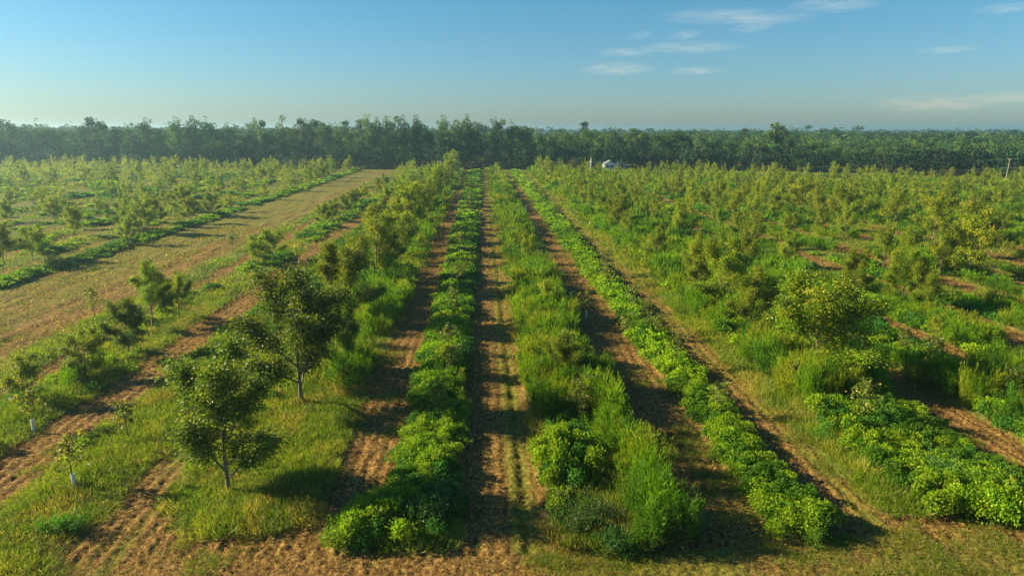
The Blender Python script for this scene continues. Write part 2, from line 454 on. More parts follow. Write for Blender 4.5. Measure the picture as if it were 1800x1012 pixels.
    o = link(bpy.data.objects.new('weed_strip', me)); tag(o, s['label'], 'weeds', kind='stuff')
    return len(Q)
tot = 0
for i, s in enumerate(S): tot += build_strip(s, i) or 0
print('weed quads', tot, 'fennel things', len(FEN))

# ------------------------------------------------------------------ row names for the labels
def row_phrase(X):
    n = round((X+2.37)/7.54)              # 0 = the leafy strip left of the central path
    if n == 0: return 'the strip beside the central path'
    if n < 0: return 'the %s row left of it' % ordinal(1-n) if 0 else 'the %s row left of centre' % ordinal(1-n)
    return 'the %s row right of centre' % ordinal(n)
ORD1 = ['zeroth', 'first', 'second', 'third', 'fourth', 'fifth', 'sixth', 'seventh', 'eighth', 'ninth', 'tenth', 'eleventh', 'twelfth', 'thirteenth', 'fourteenth', 'fifteenth', 'sixteenth', 'seventeenth', 'eighteenth', 'nineteenth']
TEN = {2: 'twenty', 3: 'thirty', 4: 'forty', 5: 'fifty', 6: 'sixty', 7: 'seventy', 8: 'eighty', 9: 'ninety'}
def ordinal(n):
    if n >= 200: return 'two-hundred-and-'+ordinal(n-200) if n > 200 else 'two-hundredth'
    if n >= 100: return 'hundred-and-'+ordinal(n-100) if n > 100 else 'hundredth'
    if n < 20: return ORD1[n]
    t, u = divmod(n, 10)
    if u == 0: return TEN[t][:-1]+'ieth'
    return TEN[t]+'-'+ORD1[u]

# ------------------------------------------------------------------ dog fennel clumps
fr = np.random.default_rng(21)
def fennel_things():
    protos = []
    for lv in range(3):
        row = []
        for c in CF:
            s = LV[lv]*.92
            Q, C = proto_fennel(s, fr, c); Q2, C2 = proto_fennel(s, fr, c)
            Q3, C3 = proto_fennel(s, fr, c)
            Q2 = Q2*np.array([.9, .9, .85])+np.array([.32, .1, 0]); Q3 = Q3*np.array([.9, .9, .75])+np.array([-.2, .3, 0])
            row.append(quads_mesh('dog_fennel', np.concatenate([Q, Q2, Q3]), np.concatenate([C, C2, C3]), M_weed))
        protos.append(row)
    L_ = sorted(FEN, key=lambda t: t[2])[:290]
    byrow = {}
    for t in L_: byrow.setdefault(t[0], []).append(t)
    for nm, lst in byrow.items():
        s = [q for q in S if q['name'] == nm][0]
        n = int(nm[1:]); side = 'right' if nm[0] == 'R' else 'left'
        for k, (_, x, y, h, rot) in enumerate(lst):
            lv = 0 if y < 38 else (1 if y < 62 else 2)
            o = link(bpy.data.objects.new('dog_fennel', protos[lv][int(fr.integers(0, 4))]))
            o.location = (x, y, -.02); o.rotation_euler = (0, 0, rot)
            w = h*fr.uniform(.62, .85); o.scale = (w, w, h)
            sz = 'tall' if h > 1.75 else ('low' if h < 1.5 else 'rounded')
            tag(o, '%s feathery weed clump, %s from the front in the %s strip %s of centre' % (sz, ordinal(k+1), ordinal(n), side), 'weed clump', 'feathery weed clumps standing in the orchard strips')
fennel_things()

# ------------------------------------------------------------------ short straw and grass lying on the mown ground
def mown_cover():
    r = np.random.default_rng(31)
    n = 420000
    y = 15+(r.random(n)**1.9)*95; x = (r.uniform(-.86, .80, n))*(y+3)
    cv = cover_field(x, y); m = cv < .35; x, y = x[m], y[m]; n = len(x)
    wide = (x < -31) | (y < 22.3) & (x > 3)
    pn = vnoise(x*.5, y*.3, 77)+.35*vnoise(x*2, y*2, 78)+.3*(y < 24)
    m = (r.random(n) < np.clip((pn-.35)*1.4, .12, 1)); x, y, wide, pn = x[m], y[m], wide[m], pn[m]; n = len(x)
    s = np.clip(y*.0024, .05, .2)
    d = r.normal(0, 1, (n, 3)); d[:, 2] = np.abs(d[:, 2])*.45
    p = np.stack([x, y, r.uniform(0, .06, n)], 1)
    Q = blades(p, d, s*r.uniform(.9, 2.2, n), s*r.uniform(.25, .6, n), r)
    c = jit((.38, .25, .08), n, .5, r)
    g = r.random(n) < np.where(wide, .34, .18)+.3*(pn > .95)
    c[g] = jit((.16, .19, .03), g.sum(), .35, r)
    bsoil = (~g) & (r.random(n) < .3); c[bsoil] = jit((.22, .11, .045), bsoil.sum(), .4, r)
    o = link(bpy.data.objects.new('mown_grass', quads_mesh('mown_grass', Q, c, M_weed)))
    tag(o, 'dry straw clippings and short grass lying on the mown paths', 'grass', kind='stuff')
    # low green tufts that came back on the mown ground
    out = [[], []]
    n = 11000
    y = 17+(r.random(n)**1.7)*130; x = r.uniform(-.86, .8, n)*(y+3)
    cv = cover_field(x, y); pn = vnoise(x*.3, y*.2, 79)
    ok = (cv < .3) & (pn > np.where((x < -31) | ((y < 22.3) & (x > 1)), .38, .62)) & ~((np.abs(x+.2) < 1.2)) & (y < fieldend(x)); x, y = x[ok], y[ok]
    lv = np.searchsorted(DL, y)
    for l in range(5):
        for w in range(len(CG)):
            m = (lv == l) & (r.integers(0, len(CG), len(x)) == w)
            if not m.any(): continue
            k = m.sum(); Q, C = PROTO['G', l][w]; sub = r.random(len(Q)) < .45
            place(Q[sub], C[sub], np.stack([x[m], y[m], np.zeros(k)], 1), r.uniform(0, 6.28, k), r.uniform(.4, 1.0, k), r.uniform(.2, .42, k), r.uniform(.8, 1.1, k), out)
    o = link(bpy.data.objects.new('grass_tufts', quads_mesh('grass_tufts', np.concatenate(out[0]), np.concatenate(out[1]), M_weed)))
    tag(o, 'low green grass tufts coming up on the mown ground', 'grass', kind='stuff')
mown_cover()

# ------------------------------------------------------------------ pecan trees
def tree_skeleton(r, h=6.0, w=5.0, trunk_h=1.5, nl=7):
    segs = []; tips = []
    lean = r.normal(0, .12, 2)
    top = np.array([lean[0]*3, lean[1]*3, h*.80])
    tr = [np.array([0, 0, -.1]), np.array([lean[0]*.3, lean[1]*.3, trunk_h*.5]), np.array([lean[0]*.8, lean[1]*.8, trunk_h]), np.array([lean[0]*1.6, lean[1]*1.6, h*.5]), top]
    segs.append((tr, [.11, .095, .085, .055, .02]))
    for i in range(nl):
        t = i/(nl-1)
        z0 = trunk_h+(h*.62-trunk_h)*t
        b0 = np.array([lean[0]*1.2*z0/h*1.5, lean[1]*1.2*z0/h*1.5, z0])
        a = i*2.4+r.uniform(-.5, .5); el = R(34+38*t+r.uniform(-12, 12))
        ln = (w*.5)*(1.12-.42*t)*r.uniform(.75, 1.12)/math.cos(el)*.86
        ln = min(ln, h*.56)
        d = np.array([math.cos(a)*math.cos(el), math.sin(a)*math.cos(el), math.sin(el)])
        m = b0+d*ln*.5+np.array([0, 0, .12]); e = b0+d*ln+np.array([0, 0, .25])
        segs.append(([b0, m, e], [.05, .035, .012]))
        for j in range(6):
            u = .28+.72*(j+.5)/6
            q = b0+(m-b0)*min(1, u*2) if u < .5 else m+(e-m)*(u-.5)*2
            dd = unit((d+r.normal(0, .75, 3))[None])[0]; dd[2] = abs(dd[2])*.9+.22
            l2 = r.uniform(.55, 1.15)*(1.25-.5*u)*(w/5)
            e2 = q+dd*l2
            segs.append(([q, e2], [.018, .006])); 
            for v in (.35, .7, 1.0): tips.append(q+(e2-q)*v)
        tips.append(e)
    for q in range(5): tips.append(top+np.array([r.normal(0, .22), r.normal(0, .22), r.uniform(-.6, .4)]))
    return segs, np.array(tips)

def crown_leaves(r, tips, n, s, col, tipcol, spread=.33):
    k = len(tips)
    i = r.integers(0, k, n)
    off = r.normal(0, 1, (n, 3))*spread*np.array([1, 1, .75])*r.uniform(.5, 1.2, k)[i][:, None]
    p = tips[i]+off
    d = off+np.array([0, 0, -.12])+r.normal(0, .25, (n, 3))
    Q = blades(p-unit(d)*s*.3, d, s*r.uniform(.8, 1.5, n), s*r.uniform(.45, .75, n), r)
    C = jit(col, n, .45, r)*r.uniform(.65, 1.35, k)[i][:, None]
    young = r.random(k) < .3
    m = young[i] & (r.random(n) < .7); C[m] = jit(tipcol, m.sum(), .3, r)
    return Q, C

tr_ = np.random.default_rng(5)
PEC = {}
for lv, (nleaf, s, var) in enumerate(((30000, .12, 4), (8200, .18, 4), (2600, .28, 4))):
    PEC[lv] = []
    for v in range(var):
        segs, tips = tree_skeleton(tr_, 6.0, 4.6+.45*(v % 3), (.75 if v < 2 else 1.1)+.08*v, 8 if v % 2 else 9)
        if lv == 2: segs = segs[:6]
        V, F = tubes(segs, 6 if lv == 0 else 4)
        Q, C = crown_leaves(tr_, tips, nleaf, s, (.085, .140, .010) if lv == 0 and v < 2 else (.165, .225, .008), (.18, .22, .014) if lv == 0 and v < 2 else (.38, .36, .018), .29)  # shade put into leaf colour: darker copies of the near crowns, brighter ones elsewhere
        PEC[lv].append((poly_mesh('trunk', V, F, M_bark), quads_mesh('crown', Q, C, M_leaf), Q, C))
# saplings
SAP = []
for v in range(4):
    segs = [([(0, 0, -.05), (.02, 0, .8), (.04, .03, 1.9)], [.025, .02, .008])]
    tips = [np.array([.04, .03, 1.5+.1*i]) for i in range(5)]
    for i in range(8+v):
        a = i*2.3; z = .8+.12*i; l = tr_.uniform(.2, .48)
        e = np.array([math.cos(a)*l, math.sin(a)*l, z+.2]); segs.append(([(.02, 0, z), e], [.01, .004])); tips += [e, e*.7+np.array([0, 0, z*.3])]
    V, F = tubes(segs, 5)
    Q, C = crown_leaves(tr_, np.array(tips), 380, .12, (.12, .15, .02), (.24, .22, .03), .12)
    SAP.append((poly_mesh('trunk', V, F, M_bark_pale), quads_mesh('crown', Q, C, M_leaf)))
def tube_mesh():
    V = []; F = []; n = 10
    for ring, (rad, z) in enumerate(((.06, 0), (.06, .6), (.052, .6), (.052, .05))):
        for k in range(n): V.append((rad*math.cos(k*2*math.pi/n), rad*math.sin(k*2*math.pi/n), z))
    for ring in range(3):
        for k in range(n): F.append((ring*n+k, ring*n+(k+1) % n, (ring+1)*n+(k+1) % n, (ring+1)*n+k))
    return poly_mesh('tree_guard', V, F, M_tube)
TUBE = tube_mesh()

TREES = []      # x, y, height, width factor
def T(px, py, h, w=1.0): x, y = gp(px, py); TREES.append((x, y, h, w))
T(402, 866, 5.4, 1.12); T(530, 712, 6.6, 1.15); T(604, 652, 4.6, .75); T(612, 575, 6.2, 1.0); T(660, 512, 6.3, 1.0)
T(1432, 672, 6.0, 1.35); T(1322, 600, 4.3, .95); T(1268, 548, 5.6, 1.1); T(1225, 520, 4.6, .9); T(1085, 412, 5.0, 1.0); T(1100, 432, 3.5, .9)
T(992, 690, 3.2, .95); T(968, 560, 2.9, .85)
T(228, 625, 3.4, .95); T(268, 578, 4.2, .9); T(316, 562, 3.4, .8); T(147, 668, 2.9, 1.05); T(45, 712, 2.6, 1.1); T(480, 460, 3.2, 1.3); T(455, 470, 3.0, 1.1)
T(57, 460, 3.9, 1.0); T(8, 467, 4.2, 1.0); T(132, 417, 3.8, .95); T(250, 412, 4.6, 1.25); T(224, 405, 4.2, 1.1); T(275, 398, 4.2, 1.1); T(322, 378, 4.4, 1.2)
T(1500, 525, 4.2, .8); T(1585, 540, 4.7, .8); T(1651, 486, 4.9, .8); T(1700, 488, 6.0, 1.0); T(1615, 548, 3.9, .8); T(1637, 425, 6.0, 1.05); T(1385, 471, 3.6, .9); T(1640, 612, 2.2, .8)
T(1345, 560, 3.2, .8); T(1715, 455, 6.2, 1.0); T(1570, 400, 5.4, 1.0); T(1480, 392, 5.2, 1.1); T(1410, 372, 5.6, 1.2)
SAPS = [(787, 622), (772, 742), (798, 560), (806, 500), (1020, 752), (998, 640), (1098, 596), (1158, 598), (1190, 648), (1070, 505), (1515, 750), (1587, 629), (1774, 722),
        (132, 862), (227, 776), (168, 563), (1500, 522), (1262, 732), (1642, 660), (1500, 640), (795, 665), (1030, 560), (118, 640), (410, 444), (1395, 700), (60, 760)]
SAPP = [gp(*q) for q in SAPS]
def far_ok(x, y):
    return all((x-a)**2+(y-b)**2 > 14 for a, b, _, _ in TREES[:NB])
NB = len(TREES)
r2 = np.random.default_rng(8)
for n in range(-26, 30):
    X = -2.37+7.54*n
    y = 24.
    while y < 300:
        y += 7.6
        x = X+r2.normal(0, .18); yy = y+r2.normal(0, .8)
        u = r2.random()
        if n == -1: p, h0, st = 1.0, 6.1, 66            # big trees left of the centre
        elif n == 2 or n == 0: p, h0, st = .0, 1, 999
        elif n == 1: p, h0, st = .5, 2.6, 60
        elif n == 3: p, h0, st = .92, 5.0, 70
        elif n == -2: p, h0, st = .0, 4, 90
        elif n == -3: p, h0, st = .75, 3.5, 78
        elif n in (-4, -5): continue
        elif n < -5: p, h0, st = (.55 if y < 190 else .8), 3.3+1.0*(y > 190), 74
        elif n >= 4: p, h0, st = (.45 if y < 110 else .74), 4.4+.3*(y > 120)-.7*(y > 150), 62
        if n == 2 and y > 40 and u < .5: 
            SAPP.append((x, yy)); continue
        if n == 0 and y > 40 and u < .4:
            SAPP.append((x, yy)); continue
        if n == -2 and y > 120: p, h0 = .7, 4.2
        if n == -2 and y > 60 and y < 120: p, h0 = .3, 3
        if yy < st or u > p: continue
        if not (in_view(np.array([x]), np.array([yy]), 4, 4)[0]) or yy > fieldend(x)-4: continue
        if abs(x-at_depth(1066, yy)) < 4.5 and yy > 215: continue
        if not far_ok(x, yy): continue
        TREES.append((x, yy, h0*r2.uniform(.72, 1.15), r2.uniform(.62, .86) if n >= 4 else r2.uniform(.72, .98)))
order = sorted(range(len(TREES)), key=lambda i: math.hypot(TREES[i][0], TREES[i][1])/TREES[i][2]*5)
near = order[:300]; rest = order[300:]
print('orchard trees', len(TREES))
near.sort(key=lambda i: TREES[i][1])
cnt = {}
for i in near:
    x, y, h, w = TREES[i]
    rp = row_phrase(x); cnt[rp] = cnt.get(rp, 0)+1
    d = math.hypot(x, y); lv = 0 if d < 72 else (1 if d < 140 else 2)
    if h < 3.2 and lv == 0: lv = 1
    t, c, _, _ = PEC[lv][((i*7) % 2 if x < -2 and y < 48 else 2+(i*7) % 2) if lv == 0 else (i*7) % 4]  # nearest left trees take the shade-toned crowns, other near ones the sun-toned
    e = link(bpy.data.objects.new('pecan_tree', None)); e.location = (x, y, 0); e.rotation_euler = (0, 0, r2.uniform(0, 6.28))
    k = h/6.2; e.scale = (k*w*(1.12 if h < 4 else 1.04), k*w*(1.12 if h < 4 else 1.04), k); e.empty_display_size = .5
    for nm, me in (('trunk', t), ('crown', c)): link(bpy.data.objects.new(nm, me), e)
    sz = 'Large' if h > 5.6 else ('Small' if h < 3.6 else 'Leafy')
    tag(e, '%s pecan tree, %s from the camera in %s' % (sz.lower(), ordinal(cnt[rp]), rp), 'tree', 'pecan trees planted in rows across the field')
out = [[], []]
for v in range(4):
    ii = [i for i in rest if i % 4 == v]
    if not ii: continue
    A = np.array([TREES[i] for i in ii]); n = len(A)
    Q, C = PEC[2][v][2:]; sub = np.arange(len(Q)) % 5 < 2
    place(Q[sub]*1.0, C[sub], np.stack([A[:, 0], A[:, 1], np.zeros(n)], 1), r2.uniform(0, 6.28, n), A[:, 2]/6.2*A[:, 3]*1.1, A[:, 2]/6.2, r2.uniform(.8, 1.2, n), out)
if out[0]:
    o = link(bpy.data.objects.new('distant_orchard_trees', quads_mesh('distant_orchard_trees', np.concatenate(out[0]), np.concatenate(out[1]), M_leaf)))
    tag(o, 'crowded pecan trees in the farthest part of the orchard before the woods', 'trees', kind='stuff')
cnt = {}
SAPP.sort(key=lambda q: q[1])
for i, (x, y) in enumerate(SAPP[:110]):
    if not in_view(np.array([x]), np.array([y]), 2, 2)[0] or y > 170: continue
    rp = row_phrase(x); cnt[rp] = cnt.get(rp, 0)+1
    e = link(bpy.data.objects.new('tree_sapling', None)); e.location = (x, y, 0.02); e.rotation_euler = (0, 0, r2.uniform(0, 6.28))
    k = r2.uniform(.95, 1.3); e.scale = (k*(1.1 if y < 60 else 1.5), k*(1.1 if y < 60 else 1.5), k); e.empty_display_size = .3
    t, c = SAP[i % 4]
    link(bpy.data.objects.new('trunk', t), e); link(bpy.data.objects.new('crown', c), e); 
    gd = i % 4 == 0
    if gd: link(bpy.data.objects.new('tree_guard', TUBE), e)
    tag(e, ('sapling with white guard tube' if gd else 'young thin sapling')+', %s from the camera in %s' % (ordinal(cnt[rp]), rp), 'sapling', 'pecan saplings standing in the weed strips')

# round dark bushes in the left rows
def bush_mesh(seed, col, n=900, s=.16):
    r = np.random.default_rng(seed)
    th = r.uniform(0, 6.28, n); z = r.uniform(-.6, 1, n); q = np.sqrt(1-z*z)
    dv = np.stack([q*np.cos(th), q*np.sin(th), z], 1)
    lump = .8+.35*vnoise(dv[:, 0]*2.2+9, dv[:, 2]*2.2+dv[:, 1]*1.7, seed)
    p = dv*lump[:, None]*r.uniform(.7, 1.05, (n, 1)); p[:, 2] = (p[:, 2]+.62)*.62
    return quads_mesh('bush', blades(p, dv+r.normal(0, .6, (n, 3)), s*r.uniform(.8, 1.3, n), s*r.uniform(.4, .7, n), r), jit(col, n, .35, r), M_leaf)
BM = [bush_mesh(41, (.04, .085, .015)), bush_mesh(42, (.055, .10, .02)), bush_mesh(43, (.04, .08, .02))]
for i, (px, py, w, lab) in enumerate(((97, 474, 1.0, 'round dark green bush at the near end of the left weedy ridge'), (205, 347, 1.3, 'dark round bush far left, just right of two others'), (216, 338, 1.2, 'dark bush far left behind the pale small trees'), (183, 372, 1.0, 'small round bright bush left of the yellowish trees'), (198, 386, .9, 'small upright bush in front of the yellowish trees on the left'), (24, 340, 1.2, 'dark round bush near the left picture edge'), (360, 372, 1.2, 'bushy green shrub at the edge of the wide mown field'))):
    x, y = gp(px, py)
    o = link(bpy.data.objects.new('bush', BM[i % 3])); o.location = (x, y, 0); o.scale = (w, w, w*1.55); o.rotation_euler = (0, 0, i*1.3)
    tag(o, lab, 'bush', 'dark bushes in the left rows')

SHM = []
for sd_, c_ in ((51, (.085, .13, .045)), (52, (.10, .21, .02)), (53, (.06, .14, .03))):
    rr_ = np.random.default_rng(sd_); qs = []; cs_ = []
    for q in range(7):
        Q_, C_ = proto_shrub(.10, rr_, c_); a_ = rr_.uniform(0, 6.28); l_ = rr_.uniform(.1, .85)
        qs.append(Q_*rr_.uniform(.55, .95)+np.array([math.cos(a_)*l_, math.sin(a_)*l_, rr_.uniform(-.05, .12)])); cs_.append(C_)
    SHM.append(quads_mesh('shrub', np.concatenate(qs), np.concatenate(cs_), M_leaf))
for i, (px, py, w_, hgt, v_, lab) in enumerate(((1175, 935, 1.5, 1.9, 0, 'big grey green shrub at the right front end of the wide feathery strip'), (1120, 955, 1.1, 1.5, 1, 'bright green shrub in the middle front end of the wide feathery strip'), (1020, 925, 1.3, 1.7, 0, 'dull grey green shrub at the left front of the wide feathery strip'), (1075, 965, 1.0, 1.3, 2, 'low dark leafy shrub lowest in the wide feathery strip'), (745, 925, 1.25, 1.8, 2, 'dark green shrub at the front end of the strip left of the central path'), (700, 905, 1.0, 1.3, 1, 'green shrub on the left side of the front end of the central strip'), (788, 890, 1.0, 1.5, 0, 'grey green shrub leaning over the left side of the central path'), (1425, 945, .9, 1.3, 1, 'leafy shrub at the front tip of the narrow second strip'), (1560, 745, 1.1, 1.3, 1, 'leafy bright shrub below the thin yellow sapling on the right'), (1700, 885, 1.5, 1.9, 1, 'big bright green shrub in the lower right corner'), (1640, 850, 1.3, 1.6, 2, 'dense green shrub left of the big corner shrub'), (1770, 900, 1.4, 1.7, 2, 'dark leafy shrub at the right edge near the bottom'), (110, 930, 1.2, 1.2, 1, 'low bright shrub at the lower left corner'), (1440, 770, 1.0, 1.2, 1, 'small bright leafy shrub left of the thin yellow sapling'), (395, 630, 1.4, 1.5, 2, 'blue green bush left of the two large pecan trees'), (170, 600, 1.0, 1.0, 1, 'low bush in the grassy strip at the left'))):
    x, y = gp(px, py)
    o = link(bpy.data.objects.new('shrub', SHM[v_])); o.location = (x, y, 0); o.scale = (w_*.85, w_*.85, hgt*.95); o.rotation_euler = (0, 0, i*1.1)
    tag(o, lab, 'shrub', 'shrubs growing in the weed strips')

# ------------------------------------------------------------------ woodland
wr = np.random.default_rng(77)
def clump_tree(r, clumps, n, s, col, var=.35):
    cl = np.array(clumps)                 # x y z rx rz
    wgt = cl[:, 3]**2; wgt = wgt/wgt.sum()
    i = r.choice(len(cl), n, p=wgt)
    th = r.uniform(0, 6.28, n); z = r.uniform(-.9, 1, n); q = np.sqrt(1-z*z)
    dv = np.stack([q*np.cos(th), q*np.sin(th), z], 1)
    rad = r.uniform(.6, 1.08, (n, 1))
    p = cl[i, :3]+dv*rad*np.stack([cl[i, 3], cl[i, 3], cl[i, 4]], 1)
    p[:, 2] = np.maximum(p[:, 2], .2)
    Q = blades(p, dv*.7+r.normal(0, .7, (n, 3)), s*r.uniform(.8, 1.5, n), s*r.uniform(.5, .8, n), r)
    tone = r.uniform(.7, 1.3, len(cl))[i][:, None]
    return Q, jit(col, n, var, r)*tone

def wood_proto(kind, r, n=800, s=.55):
    segs = [([(0, 0, -.3), (r.normal(0, .2), r.normal(0, .2), 8), (r.normal(0, .4), r.normal(0, .4), 17.5)], [.20, .15, .05])]
    cl = []
    if kind == 'vine':
        z = 1.5
        while z < 17.5:
            rx = r.uniform(.9, 1.7)*(1.25 if z > 13 else 1); cl.append((r.normal(0, .5), r.normal(0, .5), z, rx, r.uniform(1., 1.8))); z += r.uniform(.9, 1.6)
        for q in range(5):
            a = r.uniform(0, 6.28); l = r.uniform(1.2, 3.0); zz = r.uniform(10, 18.5); e = (math.cos(a)*l, math.sin(a)*l, zz)
            cl.append((*e, r.uniform(.6, 1.1), r.uniform(.8, 1.6))); segs.append(([(0, 0, zz-2.2), e], [.1, .04]))
        cl.append((0, 0, 19, .7, 1.0)); col = (.10, .17, .032)
    elif kind == 'broad':
        for q in range(22):
            a = r.uniform(0, 6.28); t = r.random(); l = (3.6*math.sin(math.pi*(.18+.75*t)))*r.uniform(.4, 1.05)
            cl.append((math.cos(a)*l, math.sin(a)*l, 3.5+14.5*t, r.uniform(1.1, 2.0), r.uniform(.9, 1.6)))
        for q in range(6):
            c = cl[q*3]; segs.append(([(0, 0, max(2, c[2]-4)), c[:3]], [.14, .05]))
        col = (.075, .135, .028)
    elif kind == 'pine':
        for q in range(13):
            a = r.uniform(0, 6.28); t = r.random()**.7; l = r.uniform(.3, 3.0)*(1.15-.6*t)
            e = (math.cos(a)*l, math.sin(a)*l, 12.5+6.5*t); cl.append((*e, r.uniform(.9, 1.6), r.uniform(.45, .8))); segs.append(([(0, 0, e[2]-.8), e], [.09, .03]))
        col = (.05, .10, .03)
    elif kind == 'open':
        for q in range(14):
            a = r.uniform(0, 6.28); t = r.random(); l = r.uniform(.6, 3.1)
            e = (math.cos(a)*l, math.sin(a)*l, 6+13*t); cl.append((*e, r.uniform(.6, 1.15), r.uniform(.7, 1.3))); segs.append(([(0, 0, max(2, e[2]-2.5)), e], [.11, .04]))
        col = (.12, .18, .04)
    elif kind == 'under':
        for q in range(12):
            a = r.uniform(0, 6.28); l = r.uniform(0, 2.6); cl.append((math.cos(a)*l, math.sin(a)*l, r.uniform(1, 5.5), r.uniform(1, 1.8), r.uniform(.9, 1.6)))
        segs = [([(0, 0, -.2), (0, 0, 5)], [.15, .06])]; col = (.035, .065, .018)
    Q, C = clump_tree(r, cl, n, s, col)
    V, F = tubes(segs, 4)
    return (poly_mesh('trunk', V, F, M_bark_pale), quads_mesh('crown', Q, C, M_wood), Q, C)
WP = {'vine': [wood_proto('vine', wr, 1700, .55) for _ in range(5)], 'broad': [wood_proto('broad', wr, 2200, .62) for _ in range(5)],
      'pine': [wood_proto('pine', wr, 900, .5) for _ in range(4)], 'open': [wood_proto('open', wr, 1100, .5) for _ in range(5)], 'under': [wood_proto('under', wr, 700, .5) for _ in range(4)]}
WN = {'vine': ('vine_covered_tree', 'narrow tree wrapped in vines'), 'broad': ('broadleaf_tree', 'full dark green broadleaf tree'), 'pine': ('pine_tree', 'bare stemmed pine with tufted top'), 'open': ('open_crowned_tree', 'thin open crowned tree'), 'under': ('understory_tree', 'low bushy dark tree')}
WOOD = []     # kind, x, y, height
def W(kind, px, ptop, d, wf=1.0):
    """a tree at distance d whose top shows at photo (px, ptop)"""
    h = H+(228-ptop)*d/1232+(.9 if ptop < 222 else 0)
    WOOD.append((kind, at_depth(px, d), d, h, wf))
for a in (('pine', 190, 212, 292), ('broad', 205, 215, 296), ('vine', 283, 214, 290), ('vine', 334, 213, 286), ('vine', 362, 210, 286), ('vine', 385, 212, 287), ('broad', 400, 226, 288), ('vine', 420, 221, 288),
          ('open', 473, 207, 284), ('broad', 490, 224, 286), ('open', 512, 208, 284), ('open', 543, 205, 280), ('pine', 567, 213, 286), ('open', 585, 216, 284), ('pine', 620, 217, 330), ('pine', 645, 214, 320), ('vine', 658, 208, 280),
          ('vine', 672, 213, 282), ('vine', 690, 209, 280), ('open', 703, 210, 282), ('vine', 716, 209, 279), ('vine', 739, 208, 279), ('broad', 750, 220, 280), ('vine', 785, 209, 276), ('broad', 805, 205, 280, .9), ('vine', 825, 208, 277), ('broad', 838, 215, 280),
          ('vine', 872, 213, 277), ('open', 883, 215, 279), ('vine', 900, 218, 277), ('broad', 922, 217, 276, .9), ('broad', 985, 226, 276), ('pine', 1023, 219, 300), ('broad', 1030, 228, 278), ('broad', 1072, 224, 272, .9), ('broad', 1120, 224, 272, .9), ('open', 1090, 229, 270), ('broad', 1175, 229, 268, 1.15), ('broad', 1190, 234, 266), ('pine', 1105, 226, 275),
          ('broad', 1348, 218, 262, 1.25), ('broad', 1338, 226, 262), ('broad', 1360, 228, 262), ('broad', 1395, 237, 250, 1.3), ('open', 1212, 236, 262), ('pine', 1290, 226, 300), ('broad', 30, 219, 305, 1.1), ('broad', 55, 218, 302, 1.1), ('broad', 110, 224, 300), ('broad', 10, 224, 300, 1.1), ('broad', 80, 225, 300, 1.1)):
    W(*a)
def front(px): return np.interp(px, [-60, 300, 700, 1000, 1350, 1500, 1900], [300, 288, 276, 270, 256, 240, 205])
def skyl(px): return np.interp(px, [-60, 100, 260, 450, 700, 850, 1000, 1200, 1400, 1600, 1900], [226, 228, 231, 230, 227, 228, 231, 237, 244, 252, 255])
px = -55.
while px < 1870:
    for band in range(3):
        q = px+wr.uniform(-8, 8)
        d = front(q)+band*9+wr.uniform(0, 7)
        top = skyl(q)+wr.uniform(-4, 12)-band*2.5
        kinds = ['vine', 'broad', 'open', 'broad', 'pine'] if q < 950 else ['broad', 'broad', 'open', 'vine', 'broad']
        if q < 950 and q > 240 and band == 0 and wr.random() < .25: continue
        W(kinds[int(wr.integers(0, 5))], q, top, d, wr.uniform(.8, 1.15))
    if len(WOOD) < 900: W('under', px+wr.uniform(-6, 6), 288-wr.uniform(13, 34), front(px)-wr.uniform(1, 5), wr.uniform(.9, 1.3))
    px += 25.5
print('front wood', len(WOOD))
WOOD.sort(key=lambda t: t[1]/t[2])
cnt = {}
GR = {'vine': 'vine covered trees along the wood edge', 'broad': 'broadleaf trees along the wood edge', 'pine': 'pines along the wood edge', 'open': 'thin crowned trees along the wood edge', 'under': 'low trees at the foot of the wood'}
for i, (k, x, y, h, wf) in enumerate(WOOD):
    cnt[k] = cnt.get(k, 0)+1
    nm, ph = WN[k]
    p = WP[k][int(wr.integers(0, len(WP[k])))]
    e = link(bpy.data.objects.new(nm, None)); e.location = (x, y, 0); e.rotation_euler = (0, 0, wr.uniform(0, 6.28)); e.empty_display_size = 1
    sz = h/19.5 if k != 'under' else max(.5, h/6.5)
    xy = sz**.5*wf if k != 'under' else sz*wf
    e.scale = (xy, xy, sz)
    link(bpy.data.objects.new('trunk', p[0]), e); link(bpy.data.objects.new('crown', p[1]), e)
    tag(e, '%s, %s such from the left along the wood edge' % (ph, ordinal(cnt[k])), 'tree', GR[k])

